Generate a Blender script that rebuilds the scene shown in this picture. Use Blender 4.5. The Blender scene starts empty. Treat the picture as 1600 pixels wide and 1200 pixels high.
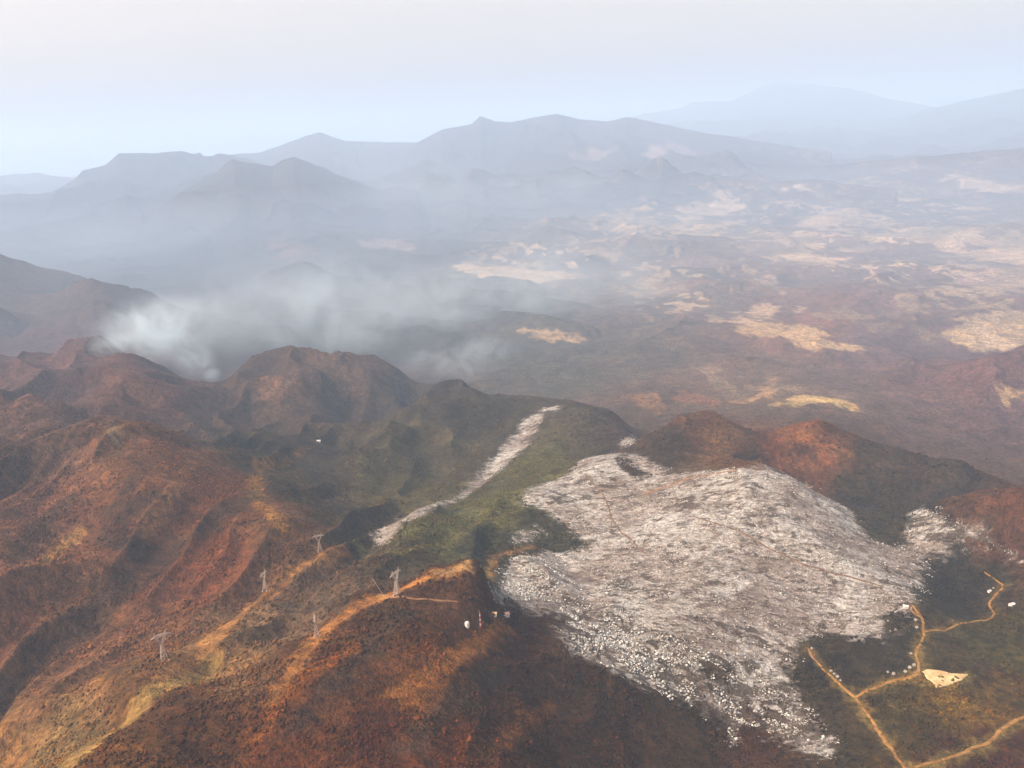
import bpy, math, random
import numpy as np
from math import radians as RAD

# ------------------------------------------------------------------ camera
F = 1385.0; PITCH = RAD(15.5); ROLL = RAD(2.9); HC = 1000.0
SC = bpy.context.scene
fw = np.array([0, math.cos(PITCH), -math.sin(PITCH)])
up0 = np.array([0, math.sin(PITCH), math.cos(PITCH)]); rt0 = np.array([1.0, 0, 0])
RT = math.cos(ROLL)*rt0 - math.sin(ROLL)*up0
UP = math.cos(ROLL)*up0 + math.sin(ROLL)*rt0
cam = bpy.data.cameras.new('camera'); cam_o = bpy.data.objects.new('camera', cam)
SC.collection.objects.link(cam_o); SC.camera = cam_o
from mathutils import Matrix, Vector
cam_o.matrix_world = Matrix(((RT[0], UP[0], -fw[0], 0), (RT[1], UP[1], -fw[1], 0), (RT[2], UP[2], -fw[2], HC), (0, 0, 0, 1)))
cam.sensor_width = 36; cam.lens = 36*F/1600; cam.clip_start = 1; cam.clip_end = 300000

# ------------------------------------------------------------------ light
SUN_EL, SUN_AZ = 46.0, -112.0           # azimuth clockwise from +Y (camera direction); negative = left
SC.view_settings.view_transform = 'Standard'; SC.view_settings.look = 'None'
SC.view_settings.exposure = 1.0; SC.view_settings.gamma = 1
w = bpy.data.worlds.new('World'); SC.world = w; w.use_nodes = True
nt = w.node_tree; nt.nodes.clear()
sky = nt.nodes.new('ShaderNodeTexSky'); sky.sky_type = 'NISHITA'; sky.sun_disc = False
sky.sun_elevation = RAD(SUN_EL); sky.sun_rotation = RAD(SUN_AZ)
sky.air_density = 1.2; sky.dust_density = 6.0; sky.ozone_density = 1.5; sky.altitude = 0
bg = nt.nodes.new('ShaderNodeBackground'); bg.inputs[1].default_value = 0.15
wo = nt.nodes.new('ShaderNodeOutputWorld')
tint = nt.nodes.new('ShaderNodeMix'); tint.data_type = 'RGBA'; tint.blend_type = 'MULTIPLY'; tint.inputs[0].default_value = 1
tint.inputs[7].default_value = (1.56, 1.09, .85, 1); nt.links.new(sky.outputs[0], tint.inputs[6]); nt.links.new(tint.outputs[2], bg.inputs[0]); nt.links.new(bg.outputs[0], wo.inputs[0])
sl = bpy.data.lights.new('sun', 'SUN'); sl.energy = 2.3; sl.angle = RAD(12.0); sl.color = (1, .95, .87)
so = bpy.data.objects.new('sun', sl); SC.collection.objects.link(so)
az, el = RAD(SUN_AZ), RAD(SUN_EL)
sd = Vector((math.sin(az)*math.cos(el), math.cos(az)*math.cos(el), math.sin(el)))
so.rotation_euler = sd.to_track_quat('Z', 'Y').to_euler(); so.location = (0, 0, 2500)
SC.cycles.volume_bounces = 5; SC.cycles.max_bounces = 8; SC.cycles.diffuse_bounces = 2
SC.cycles.use_denoising = True
HAZE = 6.1e-5
QUICK = False

# ------------------------------------------------------------------ helpers
def ray(u, v):
    return fw + RT*((u-800)/F) + UP*((600-v)/F)
def pol(u, v):
    d = ray(u, v); return math.atan2(d[0], d[1]), d[2]/math.hypot(d[0], d[1])
def tag(o, label=None, cat=None, group=None, kind=None):
    if label: o['label'] = label
    if cat: o['category'] = cat
    if group: o['group'] = group
    if kind: o['kind'] = kind
    return o
def lin(c):
    c = np.asarray(c, float)/255.0
    return np.where(c <= .04045, c/12.92, ((c+.055)/1.055)**2.4)
rng = np.random.default_rng(7)
_perm = rng.permutation(65536).astype(np.int64)
def _h(ix, iy, s):
    return _perm[(ix*7919 + iy*104729 + s*1299721) & 65535]/65536.0
def vnoise(x, y, s=0):
    ix = np.floor(x).astype(np.int64); iy = np.floor(y).astype(np.int64)
    fx = x-ix; fy = y-iy
    fx = fx*fx*fx*(fx*(fx*6-15)+10); fy = fy*fy*fy*(fy*(fy*6-15)+10)
    a = _h(ix, iy, s); b = _h(ix+1, iy, s); c = _h(ix, iy+1, s); d = _h(ix+1, iy+1, s)
    return (a+(b-a)*fx+(c-a)*fy+(a-b-c+d)*fx*fy)*2-1
def sst(a, b, x):
    t = np.clip((x-a)/(b-a), 0, 1); return t*t*(3-2*t)

# ------------------------------------------------------------------ relief: surveyed spot heights
# (u, v, value, flag)   value >= 600 -> range in m, value < 600 -> altitude in m; flag 1 = crest (ground falls away behind)
S = [
 (-120,1195,1150,0),(0,1195,1072,0),(100,1195,880,1),(200,1140,880,1),(330,1075,930,1),(450,1010,985,1),(560,955,1030,1),(620,930,1060,0),
 (700,890,1120,1),(760,885,1150,0),(600,1060,900,0),(600,1200,760,0),(300,1200,800,0),(430,1200,790,0),(450,1100,870,0),(800,1200,800,0),
 (800,1050,990,0),(770,930,1150,0),(870,1000,1130,0),(1000,1080,1090,0),(1000,1200,940,0),(1200,1190,1030,0),(1150,1130,1110,0),(1300,1200,1040,0),
 (200,1100,975,0),(257,1030,1060,1),(330,980,1110,1),(415,922,1170,1),(500,862,1300,0),(560,845,1360,0),
 (100,1060,1230,0),(0,1060,1250,0),(150,950,1400,0),(20,1090,1180,0),(250,880,1470,0),(330,810,1560,0),
 (0,900,1420,0),(0,760,1800,0),(100,760,1760,0),(170,660,2050,1),(230,665,2030,1),(290,690,1960,1),(340,730,1830,0),(430,780,1640,0),(300,780,1640,0),
 (200,800,1600,0),(400,850,1440,0),(450,700,2050,0),(380,690,2080,0),(530,800,1550,0),(600,850,1380,0),(620,890,1260,0),(700,850,1400,0),
 (600,740,2050,0),(700,780,1850,0),(660,700,2200,0),(820,740,1950,0),(760,820,1520,0),(850,830,1530,0),(820,770,1700,0),(880,700,2150,0),
 (830,650,2400,0),(910,627,2550,1),(960,650,2350,1),
 (520,552,3000,1),(600,563,2950,1),(440,556,3050,1),(380,578,3050,1),(680,578,2850,1),(760,600,2750,1),(850,620,2600,1),
 (450,640,2450,0),(550,640,2400,1),(650,605,2550,1),(700,640,2350,0),(500,600,2720,0),(600,680,2200,0),(380,640,2500,0),
 (340,600,2900,1),(250,570,3000,1),(150,530,3150,1),(100,570,2900,0),(0,590,2800,0),(0,540,3300,1),(200,620,2500,0),(330,640,2400,0),(0,680,2150,0),(100,650,2300,0),
 (0,405,6500,1),(-80,395,6600,1),(60,425,6200,1),(130,440,5900,1),(200,452,5800,1),(310,492,5300,1),(0,480,4800,0),(200,510,4300,0),(100,490,4600,0),(150,462,5200,1),
 (340,560,170,0),(450,500,120,0),
 (1180,727,1800,1),(1000,715,1850,1),(1080,745,1700,0),(940,710,1900,0),(1000,800,1580,0),(900,850,1480,0),(1000,900,1370,0),(1100,1000,1220,0),
 (1200,850,1510,0),(1200,950,1340,0),(1300,800,1700,0),(1250,757,1800,1),(1350,830,1690,0),(1400,840,1710,0),(1430,960,1430,0),(1320,1000,1320,0),
 (1250,1080,1200,0),(1560,860,1740,0),(1450,1060,1270,0),(1600,1100,1280,0),(1400,1190,1060,0),(1600,1200,1140,0),(1600,950,1570,0),(1500,900,1660,0),
 (1750,1100,200,0),(1750,950,200,0),(1750,1200,200,0),
 (1600,752,1900,1),(1700,745,1900,1),(1530,765,1880,1),(1450,790,1820,1),(1550,810,1780,0),
 (1280,655,2250,1),(1240,662,2200,1),(1340,680,2180,1),(1420,708,2150,1),(1500,735,2120,1),(1560,752,2100,1),(1350,780,1975,0),(1400,775,2000,0),(1195,690,2080,1),
 (1110,643,2300,1),(1060,662,2200,1),(1010,682,2080,1),(1160,668,2180,1),(1080,700,2000,0),(1000,700,1960,0),
 (1600,545,190,1),(1700,540,190,1),(1520,572,160,1),(480,412,6300,1),(420,432,120,0),(540,434,120,0),
]
for uu in range(1000, 1900, 150): S.append((uu, 608, 115, 0))
for uu in range(600, 1900, 200): S.append((uu, 510, 105, 0))
for uu in range(600, 1900, 250): S.append((uu, 430, 90, 0))
for uu in range(-200, 1900, 300): S.append((uu, 345, 80, 0)); S.append((uu, 300, 60, 0))
for (a, b) in ((0,370),(200,385),(350,400),(600,560),(700,520),(900,560),(800,590)): S.append((a, b, 100, 0))
P = []
for (u, v, q, fl) in S:
    th, ta = pol(u, v); ta = -ta
    if ta < .02: continue
    r = q if q >= 600 else (HC-q)/ta
    z = HC-r*ta
    P.append((th, math.log(r), z))
    if fl:
        rb = r*1.10; P.append((th, math.log(rb), z-0.42*(rb-r)-6))
for th in np.linspace(-1.3, 1.3, 12):
    for r, z in ((180, 330), (450, 400 if th < .1 else 260), (45000, 40), (90000, 30)): P.append((th, math.log(r), z))
P = np.array(P)
KX = 1.6
def tps_fit(P):
    n = len(P); X = np.c_[P[:, 0]*KX, P[:, 1]]
    d2 = ((X[:, None]-X[None])**2).sum(-1)
    K = .5*d2*np.log(d2+1e-12) + np.eye(n)*2e-5*0 + np.eye(n)*1e-4
    A = np.zeros((n+3, n+3)); A[:n, :n] = K; A[:n, n] = 1; A[:n, n+1:] = X; A[n, :n] = 1; A[n+1:, :n] = X.T
    b = np.r_[P[:, 2], 0, 0, 0]
    return X, np.linalg.solve(A, b)
TX, TW = tps_fit(P)
def tps(th, lr):
    out = TW[-3] + TW[-2]*th*KX + TW[-1]*lr
    a = th*KX
    for i in range(len(TX)):
        d2 = (a-TX[i, 0])**2 + (lr-TX[i, 1])**2 + 1e-9
        out += TW[i]*.5*d2*np.log(d2)
    return out
# far ranges: crest lines (u, v) at a range, with flank width
RANGES = [
 (13500, 2700, [(150,395),(215,345),(260,312),(310,285),(340,266),(352,252),(362,244),(385,251),(425,256),(440,246),(458,240),(480,248),(520,266),(560,286),(600,298),(650,300),(690,322),(730,345)]),
 (18000, 3000, [(-250,330),(-100,305),(0,302),(80,298),(118,276),(128,263),(165,255),(185,238),(215,240),(240,241),(290,240),(320,247),(350,243),(400,254),(470,285),(560,320)]),
 (22500, 3800, [(200,270),(330,246),(400,239),(450,222),(500,207),(540,220),(620,222),(660,222),(700,214),(800,225),(900,250)]),
 (20500, 3800, [(560,262),(640,232),(690,202),(720,196),(735,193),(750,178),(775,187),(800,188),(830,181),(870,174),(905,182),(950,185),(980,179),(1010,186),(1060,198),(1100,206),(1200,222),(1300,240)]),
 (42000, 6500, [(940,190),(1000,180),(1070,167),(1080,160),(1140,156),(1200,129),(1250,128),(1330,135),(1380,150),(1450,165),(1550,178)]),
 (35000, 5500, [(980,205),(1060,192),(1150,186),(1250,183),(1330,187),(1400,184),(1500,160),(1600,136),(1700,122),(1850,130)]),
 (28000, 4500, [(-300,285),(-100,277),(0,276),(60,273),(110,280),(250,275)]),
 (12000, 1300, [(860,312),(900,296),(1000,284),(1085,268),(1130,284),(1200,289),(1300,288),(1400,300)]),
 (17000, 1800, [(800,270),(880,252),(960,243),(1030,241),(1100,252),(1200,258),(1330,252),(1450,244),(1600,232),(1750,222)]),
]
RG = []
for rr, wd, pts in RANGES:
    q = []
    for (u, v) in pts:
        th, ta = pol(u, v); q.append((th, HC+rr*ta))
    q = np.array(q); RG.append((rr, wd, q))
_a = [(pol(330, 810)[0], 1560), (pol(20, 1090)[0], 1180)]
_d = np.array([_a[0][1]*math.sin(_a[0][0])-_a[1][1]*math.sin(_a[1][0]), _a[0][1]*math.cos(_a[0][0])-_a[1][1]*math.cos(_a[1][0])])
FLU = _d/np.hypot(*_d)
def height(th, r):
    lr = np.log(r); x = r*np.sin(th); y = r*np.cos(th)
    z = tps(th, lr)
    base = z.copy(); calm = np.zeros_like(z)
    wx = x + 60*vnoise(x/400, y/400, 50)+26*vnoise(x/120, y/120, 52); wy = y + 60*vnoise(x/400, y/400, 51)+26*vnoise(x/120, y/120, 53)
    for k, (rr, wd, q) in enumerate(RG):
        zc = np.interp(th, q[:, 0], q[:, 1], left=-500, right=-500)
        e = np.minimum(th-q[0, 0], q[-1, 0]-th); zc = np.where(e < 0, -500, zc)
        lam = wd*.55
        s1 = vnoise(x/lam+.6*vnoise(x/lam*2, y/lam*2, 60+k), y/lam/2.2, 70+k); s2 = vnoise(x/lam*2.3, y/lam*1.2, 90+k)
        dr = np.abs(r-rr)/wd
        rid = (1-2*np.abs(s1))*.34 + (1-2*np.abs(s2))*.16
        prof = np.exp(-np.power(dr*(1-rid*.8), 1.0)*1.15)*(1-0*dr) + .10*rid*np.exp(-dr)*np.clip(dr*4, 0, 1)
        zr = 60 + (zc-60)*prof; calm = np.maximum(calm, np.exp(-dr*2.5)*(zc > 200))
        z = np.maximum(z, zr)
    # erosion-like relief: wavelength limited to a fraction of the distance
    n = np.zeros_like(z); amp = np.ones_like(z)
    hgt = np.maximum(np.clip((z-110)/180, .42, 1.1), .60*sst(2900, 3600, r)*sst(22000, 12000, r))*(1+.3*sst(1900, 2200, r)*sst(3600, 3200, r))
    for i, lam in enumerate((2600, 1300, 640, 320, 165, 84, 43, 22, 12)):
        ca, sa = math.cos(.7*i), math.sin(.7*i)
        X = (wx*ca-wy*sa)/lam+13.7*i; Y = (wx*sa+wy*ca)/lam-7.1*i
        wgt = sst(.34, .12, lam/r)*sst(.0006, .0016, lam/r)
        s = vnoise(X, Y, i)
        rdg = (.34-np.abs(s) if i in (0, 1, 3, 5) else np.abs(s)*1.1-.28) if i < 6 else s*.5
        n += rdg*wgt*amp*lam*(.13 if i < 2 else .20 if i < 3 else .30 if i < 6 else .30)
        if i < 5: amp = amp*np.clip(.75+.7*rdg, .35, 1.2)
    # long flutes running down the western flanks
    fx, fy = FLU; a_ = wx*fx+wy*fy; c_ = -wx*fy+wy*fx
    m = sst(.04, -.14, th)*sst(900, 1150, r)*sst(2600, 1900, r)
    f1 = vnoise(c_/150, a_/620, 41); f2 = vnoise(c_/62, a_/300, 42)
    n = n*(1-.35*m) + m*((.3-np.abs(f1))*62 + (.3-np.abs(f2))*30)
    m2 = sst(-.25, 0., th)*sst(1150, 950, r)
    n += m2*((.3-np.abs(vnoise((c_)/48, a_/170, 43)))*13)
    m3 = sst(2050, 2350, r)*sst(3700, 3200, r)*sst(.03, -.08, th)
    n += m3*((.0-np.abs(vnoise(wx/240, wy/260, 45)))*58 + (.2-np.abs(vnoise(wx/105, wy/110, 46)))*38)/np.maximum(hgt, .6)
    return z + n*hgt*(1-.75*calm)

# ------------------------------------------------------------------ terrain grid (polar, denser towards the middle of the view)
def axis_theta():
    a = np.linspace(-.60, .60, 1250 if not QUICK else 500)
    b = .60 + np.cumsum(np.geomspace(.0012, .06, 40))
    return np.r_[-b[::-1], a, b]
TH = axis_theta()
LR = np.r_[np.linspace(math.log(150), math.log(480), 40)[:-1], np.linspace(math.log(480), math.log(3500), 800 if not QUICK else 320)[:-1],
           np.linspace(math.log(3500), math.log(52000), 590 if not QUICK else 250), np.log([54000, 58000, 64000, 75000])]
NT, NR = len(TH), len(LR)
GT, GL = np.meshgrid(TH, LR, indexing='ij')
GR = np.exp(GL)
ZZ = height(GT, GR)
GX = GR*np.sin(GT); GY = GR*np.cos(GT)
def hz(x, y):
    th = np.arctan2(x, y); lr = np.log(np.hypot(x, y))
    i = np.clip(np.searchsorted(TH, th)-1, 0, NT-2); j = np.clip(np.searchsorted(LR, lr)-1, 0, NR-2)
    a = np.clip((th-TH[i])/(TH[i+1]-TH[i]), 0, 1); b = np.clip((lr-LR[j])/(LR[j+1]-LR[j]), 0, 1)
    return (ZZ[i, j]*(1-a)*(1-b)+ZZ[i+1, j]*a*(1-b)+ZZ[i, j+1]*(1-a)*b+ZZ[i+1, j+1]*a*b)
def hit(u, v):
    """where the line of sight through a photo point meets the ground"""
    th, ta = pol(u, v)
    i = int(np.clip(np.searchsorted(TH, th)-1, 0, NT-2)); a = (th-TH[i])/(TH[i+1]-TH[i])
    z = ZZ[i]*(1-a)+ZZ[i+1]*a; r = np.exp(LR)
    d = HC+r*ta-z
    k = np.nonzero((d[1:] <= 0) & (d[:-1] > 0))[0]
    if len(k) == 0: rr = 40000.
    else:
        k = k[0]; f_ = d[k]/(d[k]-d[k+1]); rr = r[k]+(r[k+1]-r[k])*f_
    return rr*math.sin(th), rr*math.cos(th)
def hit3(u, v):
    x, y = hit(u, v); return x, y, float(hz(np.array([x]), np.array([y]))[0])

# ------------------------------------------------------------------ land cover
# broad vegetation / soil cover, picked at points of the land: (u, v, sRGB colour, reach in px)
COV = [
 (60,1180,(120,90,60)),(0,1190,(120,80,50)),(0,1060,(120,76,54)),(120,1050,(118,76,54)),(0,900,(112,68,52)),(80,800,(105,64,50)),(120,960,(112,70,50)),
 (220,850,(98,56,40)),(300,780,(92,52,36)),(190,690,(100,62,44)),(260,740,(110,66,42)),(380,800,(100,56,32)),(330,880,(100,54,34)),(430,840,(84,54,36)),
 (480,760,(66,52,36)),(400,700,(64,50,34)),(560,830,(62,48,34)),(520,720,(58,46,36)),(620,720,(70,60,42)),(700,700,(78,64,44)),(640,770,(78,68,42)),(690,820,(82,74,50)),
 (780,780,(84,76,46)),(860,720,(88,80,48)),(900,700,(72,62,44)),(760,660,(56,46,38)),(620,640,(50,42,40)),(500,590,(62,46,40)),(540,575,(68,50,42)),(450,570,(60,44,38)),(430,630,(60,46,40)),
 (700,600,(50,42,38)),(300,620,(62,46,44)),(200,590,(78,50,46)),(260,600,(70,44,42)),(100,620,(76,52,50)),(0,640,(84,56,50)),(60,700,(92,62,52)),(0,540,(70,50,48)),(100,480,(62,48,46)),(250,470,(52,42,42)),(0,440,(60,48,46)),
 (180,1180,(84,50,22)),(300,1130,(70,40,20)),(450,1180,(84,42,16)),(600,1150,(70,34,14)),(520,1060,(78,42,20)),(620,1000,(70,38,18)),(700,960,(64,36,20)),(800,990,(58,32,18)),(760,1080,(58,30,16)),
 (700,1190,(88,42,16)),(850,1150,(52,30,16)),(950,1190,(50,30,18)),(950,1100,(46,28,16)),(1100,1160,(48,32,18)),(1180,1200,(60,34,20)),(650,1080,(86,48,20)),
 (700,910,(66,40,26)),(640,880,(58,48,38)),(760,860,(56,50,36)),(600,950,(60,38,24)),(420,980,(104,76,58)),(520,930,(78,58,50)),(350,1020,(120,84,58)),(470,960,(90,66,54)),
 (900,820,(66,56,40)),(880,850,(54,46,34)),(940,660,(62,52,46)),(970,670,(70,50,42)),
 (1060,690,(62,44,34)),(1110,670,(92,58,42)),(1130,700,(110,76,56)),(1020,700,(60,44,34)),(1170,690,(60,42,34)),(1230,680,(118,70,46)),(1260,690,(124,74,46)),(1210,700,(90,50,34)),(1300,690,(66,44,34)),(1270,740,(70,44,34)),
 (1380,740,(56,42,36)),(1480,760,(54,42,38)),(1350,780,(48,38,30)),(1400,800,(60,52,38)),(1600,790,(92,54,40)),(1540,790,(98,62,48)),(1590,830,(82,50,40)),
 (1500,890,(46,38,32)),(1400,900,(56,46,38)),(1490,940,(44,36,28)),(1330,1020,(42,32,22)),(1400,1020,(44,34,24)),(1280,1100,(46,34,22)),(1350,1150,(46,34,20)),(1550,900,(60,48,36)),
 (1540,980,(66,56,32)),(1590,1000,(74,60,34)),(1500,1030,(60,46,28)),(1480,1100,(96,70,30)),(1560,1110,(78,56,26)),(1450,1140,(60,46,24)),(1420,1110,(64,50,26)),(1560,1170,(64,32,20)),(1480,1195,(60,34,20)),(1590,1060,(60,40,24)),
 (1000,900,(90,78,66)),(1200,900,(96,84,72)),(1100,800,(104,84,68)),(1300,850,(90,80,66)),
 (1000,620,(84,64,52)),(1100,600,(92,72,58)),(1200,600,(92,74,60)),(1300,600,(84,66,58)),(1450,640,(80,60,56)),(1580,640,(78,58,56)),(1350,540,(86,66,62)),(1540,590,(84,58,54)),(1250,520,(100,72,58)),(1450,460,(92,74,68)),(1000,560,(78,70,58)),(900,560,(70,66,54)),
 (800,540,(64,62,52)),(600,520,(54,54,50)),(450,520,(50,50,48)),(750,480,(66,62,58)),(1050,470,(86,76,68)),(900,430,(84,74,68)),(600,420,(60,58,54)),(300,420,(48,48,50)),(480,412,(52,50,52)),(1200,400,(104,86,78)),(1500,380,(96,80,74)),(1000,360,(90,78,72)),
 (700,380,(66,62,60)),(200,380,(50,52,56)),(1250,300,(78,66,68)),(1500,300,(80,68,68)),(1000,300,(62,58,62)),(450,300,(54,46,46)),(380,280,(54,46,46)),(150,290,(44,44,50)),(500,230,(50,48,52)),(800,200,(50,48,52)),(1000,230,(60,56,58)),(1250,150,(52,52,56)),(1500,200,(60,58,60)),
]
CK = []
for (u, v, c) in COV:
    x, y = hit(u, v); CK.append((math.atan2(x, y), math.log(math.hypot(x, y)), *lin(c)))
CK = np.array(CK)
TANV = np.array([0.6])
wsum = np.zeros_like(ZZ); cov = np.zeros(ZZ.shape+(3,))
pt = GT + .012*vnoise(GX/GR*22, GL*22, 200) + .006*vnoise(GX/GR*60, GL*50, 201)
pl = GL + .035*vnoise(GX/GR*22, GL*22, 202) + .018*vnoise(GX/GR*60, GL*50, 203)
for k in range(len(CK)):
    d2 = ((pt-CK[k, 0])*1.7)**2 + ((pl-CK[k, 1])*.9)**2 + 2e-4
    wk = 1/(d2*d2); wsum += wk; cov += wk[..., None]*CK[k, 2:]
cov /= wsum[..., None]
ALB = .74
cov = cov*ALB

def poly_xy(pts):
    return np.array([hit(u, v) for u, v in pts])
def sdf(q, box=1.3):
    """signed distance (metres, + inside) to a polygon on the ground, evaluated near it"""
    out = np.full(ZZ.shape, -1e4)
    cx, cy = q.mean(0); R_ = np.hypot(q[:, 0]-cx, q[:, 1]-cy).max()*box+60
    m = np.abs(GX-cx) < R_; m &= np.abs(GY-cy) < R_
    if not m.any(): return out
    x, y = GX[m], GY[m]; d = np.full(x.shape, 1e9); ins = np.zeros(x.shape, bool)
    n = len(q)
    for i in range(n):
        ax, ay = q[i]; bx, by = q[(i+1) % n]
        ex, ey = bx-ax, by-ay; L = ex*ex+ey*ey+1e-9
        t = np.clip(((x-ax)*ex+(y-ay)*ey)/L, 0, 1)
        d = np.minimum(d, np.hypot(x-ax-t*ex, y-ay-t*ey))
        if ay != by:
            c = ((ay > y) != (by > y)) & (x < (bx-ax)*(y-ay)/(by-ay)+ax); ins ^= c
    out[m] = np.where(ins, d, -d); return out
def line_sdf(q, wd):
    out = np.full(ZZ.shape, -1e4)
    x0, y0 = q.min(0)-80; x1, y1 = q.max(0)+80
    m = (GX > x0) & (GX < x1) & (GY > y0) & (GY < y1)
    x, y = GX[m], GY[m]; d = np.full(x.shape, -1e4)
    for i in range(len(q)-1):
        ax, ay = q[i]; bx, by = q[i+1]; ex, ey = bx-ax, by-ay; L = ex*ex+ey*ey+1e-9
        t = np.clip(((x-ax)*ex+(y-ay)*ey)/L, 0, 1)
        wi = wd[i]*(1-t)+wd[i+1]*t
        d = np.maximum(d, wi-np.hypot(x-ax-t*ex, y-ay-t*ey))
    out[m] = d; return out
# the pale burnt-over / ash-white scrub area
WHITE = [
 [(760,905),(790,880),(815,868),(850,855),(880,862),(905,850),(870,815),(848,800),(815,792),(806,778),(830,758),(880,738),(920,712),(960,690),(992,680),(1000,688),(968,705),(985,714),(1010,737),(1040,742),(1100,735),
  (1150,731),(1185,727),(1210,736),(1260,759),(1310,787),(1345,815),(1380,835),(1410,822),(1420,800),(1440,792),(1480,800),(1540,810),(1590,850),(1600,880),(1560,872),(1500,868),(1458,880),(1445,915),(1420,950),(1415,975),
  (1380,1000),(1330,995),(1290,985),(1250,1000),(1235,1030),(1240,1060),(1270,1110),(1300,1150),(1305,1180),(1270,1185),(1220,1165),(1170,1150),(1150,1168),(1120,1130),(1060,1100),(1000,1070),(940,1040),(890,1015),(866,985),(880,972),
  (850,960),(800,940),(765,915)],
 [(590,836),(620,812),(680,787),(730,757),(770,716),(800,680),(825,652),(850,636),(860,640),(837,680),(803,717),(762,752),(722,777),(660,802),(612,840)],
 [(850,636),(880,630),(905,626),(915,630),(880,642),(858,648)],
 [(798,846),(815,832),(838,822),(852,828),(832,842),(806,852)],
 [(965,712),(990,708),(1020,722),(1050,736),(1020,745),(990,735)],
]
HOLES = [([(1155,825),(1180,817),(1205,828),(1212,845),(1190,850),(1165,842)], 1), ([(905,975),(960,965),(1020,995),(1040,1015),(1000,1010),(940,985)], .5), ([(1085,1030),(1130,1015),(1170,1030),(1160,1060),(1110,1075),(1080,1055)], .8),
         ([(1130,985),(1170,970),(1195,985),(1180,1005),(1140,1005)], .8), ([(1370,960),(1395,955),(1410,970),(1385,985)], .9), ([(960,715),(985,728),(1010,745),(990,747),(965,735)], .9), ([(1150,1075),(1200,1080),(1230,1120),(1200,1130),(1160,1110)], .6), ([(1195,935),(1230,930),(1260,945),(1230,955)], .3),([(1340,820),(1400,838),(1440,850),(1400,856),(1350,842)], .5)]
white = np.full(ZZ.shape, -60.0)
for i, p in enumerate(WHITE): white = np.maximum(white, np.clip(sdf(poly_xy(p))+(8 if i in (1, 2) else 0), -60, 60 if i == 0 else 26))
GAP = np.full(ZZ.shape, .18)       # how broken the pale cover is (bare dark soil between the crowns)
for (u, v, a, b, k) in ((1090,1075,200,80,1),(930,985,100,40,.8),(1190,1110,110,70,1),(1000,930,90,30,.35),(1280,900,80,25,.4),(860,900,60,25,.4),(1200,1010,120,25,.6),(1520,830,110,40,.9),(1130,790,70,40,.4),(1050,760,80,30,.4),(900,760,90,35,.5),(1230,860,60,20,.4),(720,760,70,50,.4)):
    x, y = hit(u, v); t0, l0 = math.atan2(x, y), math.log(math.hypot(x, y)); x2, y2 = hit(u, v-b); dl = abs(math.log(math.hypot(x2, y2))-l0)
    GAP = np.maximum(GAP, k*np.exp(-(((GT-t0)/(a/F))**2+((GL-l0)/dl)**2)**2))
for p, k in HOLES: white -= np.clip(sdf(poly_xy(p))+14, 0, 40)*k*1.6
SPARSE = [(1520,830,110,40,19),(740,740,120,90,7),(1380,850,80,30,18),(860,760,60,30,12),(940,700,50,30,22),(1180,760,60,30,12),(1000,860,120,22,14),(1110,1050,120,40,22),(1180,1110,90,40,16),(900,640,60,20,30),(960,780,40,60,14)]
for (u, v, a, b, k) in SPARSE:
    x, y = hit(u, v); t0, l0 = math.atan2(x, y), math.log(math.hypot(x, y)); x2, y2 = hit(u, v-b); dl = abs(math.log(math.hypot(x2, y2))-l0)+.01
    white -= k*np.exp(-((GT-t0)/(a/F))**2-((GL-l0)/dl)**2)
# cleared way-leaves and bare earth streaks: polylines (u, v, half width m)
BARE = [
 ([(100,1200,16),(150,1160,15),(215,1105,14),(275,1062,15),(330,1040,13)], (140,104,64)),
 ([(250,1060,10),(330,1000,16),(400,945,13),(430,920,9),(450,905,9),(470,885,10),(500,868,14),(540,858,8)], (132,88,56)),
 ([(425,1095,7),(455,1050,9),(480,1015,10),(505,985,12),(550,955,12),(590,935,12),(640,915,9),(690,895,9)], (128,80,44)),
 ([(690,895,8),(730,885,5),(770,872,5),(830,855,4)], (130,92,62)),
 ([(560,1010,5),(480,1060,6),(430,1110,5),(400,1150,4)], (120,66,28)),
 ([(800,985,6),(700,1040,8),(600,1090,6)], (112,66,30)),
 ([(125,830,10),(100,855,9),(60,880,6)], (140,96,60)),
 ([(300,720,8),(270,770,10),(240,810,10),(225,840,7)], (122,78,54)),
 ([(340,790,9),(300,830,10),(270,850,6)], (112,68,46)),
 ([(480,700,4),(400,730,10),(400,780,14),(440,820,10)], (128,84,42)),
 ([(740,1180,10),(800,1150,8),(860,1100,6)], (84,48,22)),
 ([(640,830,10),(700,825,14),(745,800,6)], (84,78,52)),
 ([(560,850,5),(620,865,5),(700,850,6),(760,815,5),(800,800,4)], (96,84,52)),
 ([(1610,1118,7),(1565,1140,8),(1545,1158,8),(1500,1180,7),(1410,1206,7)], (96,74,42)),
 ([(1420,1204,7),(1382,1152,7),(1338,1092,7),(1298,1055,6),(1264,1013,5)], (94,72,42)),
 ([(1333,1092,6),(1375,1070,7),(1420,1060,10),(1440,1045,8),(1432,1015,7),(1444,985,7),(1424,945,5)], (98,76,44)),
 ([(1443,987,4),(1515,972,4),(1553,962,6),(1552,930,6),(1570,914,6)], (88,68,42)),
 ([(1440,1060,8),(1480,1068,10),(1515,1058,8)], (108,84,48)),
]
bare = np.full(ZZ.shape, -30.0)
for pts, c in BARE:
    q = np.array([hit(a, b) for a, b, _ in pts]); d = line_sdf(q, [p[2] for p in pts])
    m = sst(-9, 5, d+6*vnoise(GX/14, GY/14, 300)+3*vnoise(GX/6, GY/6, 301))[..., None]
    cov = cov*(1-m)+lin(c)*ALB*m
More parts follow.
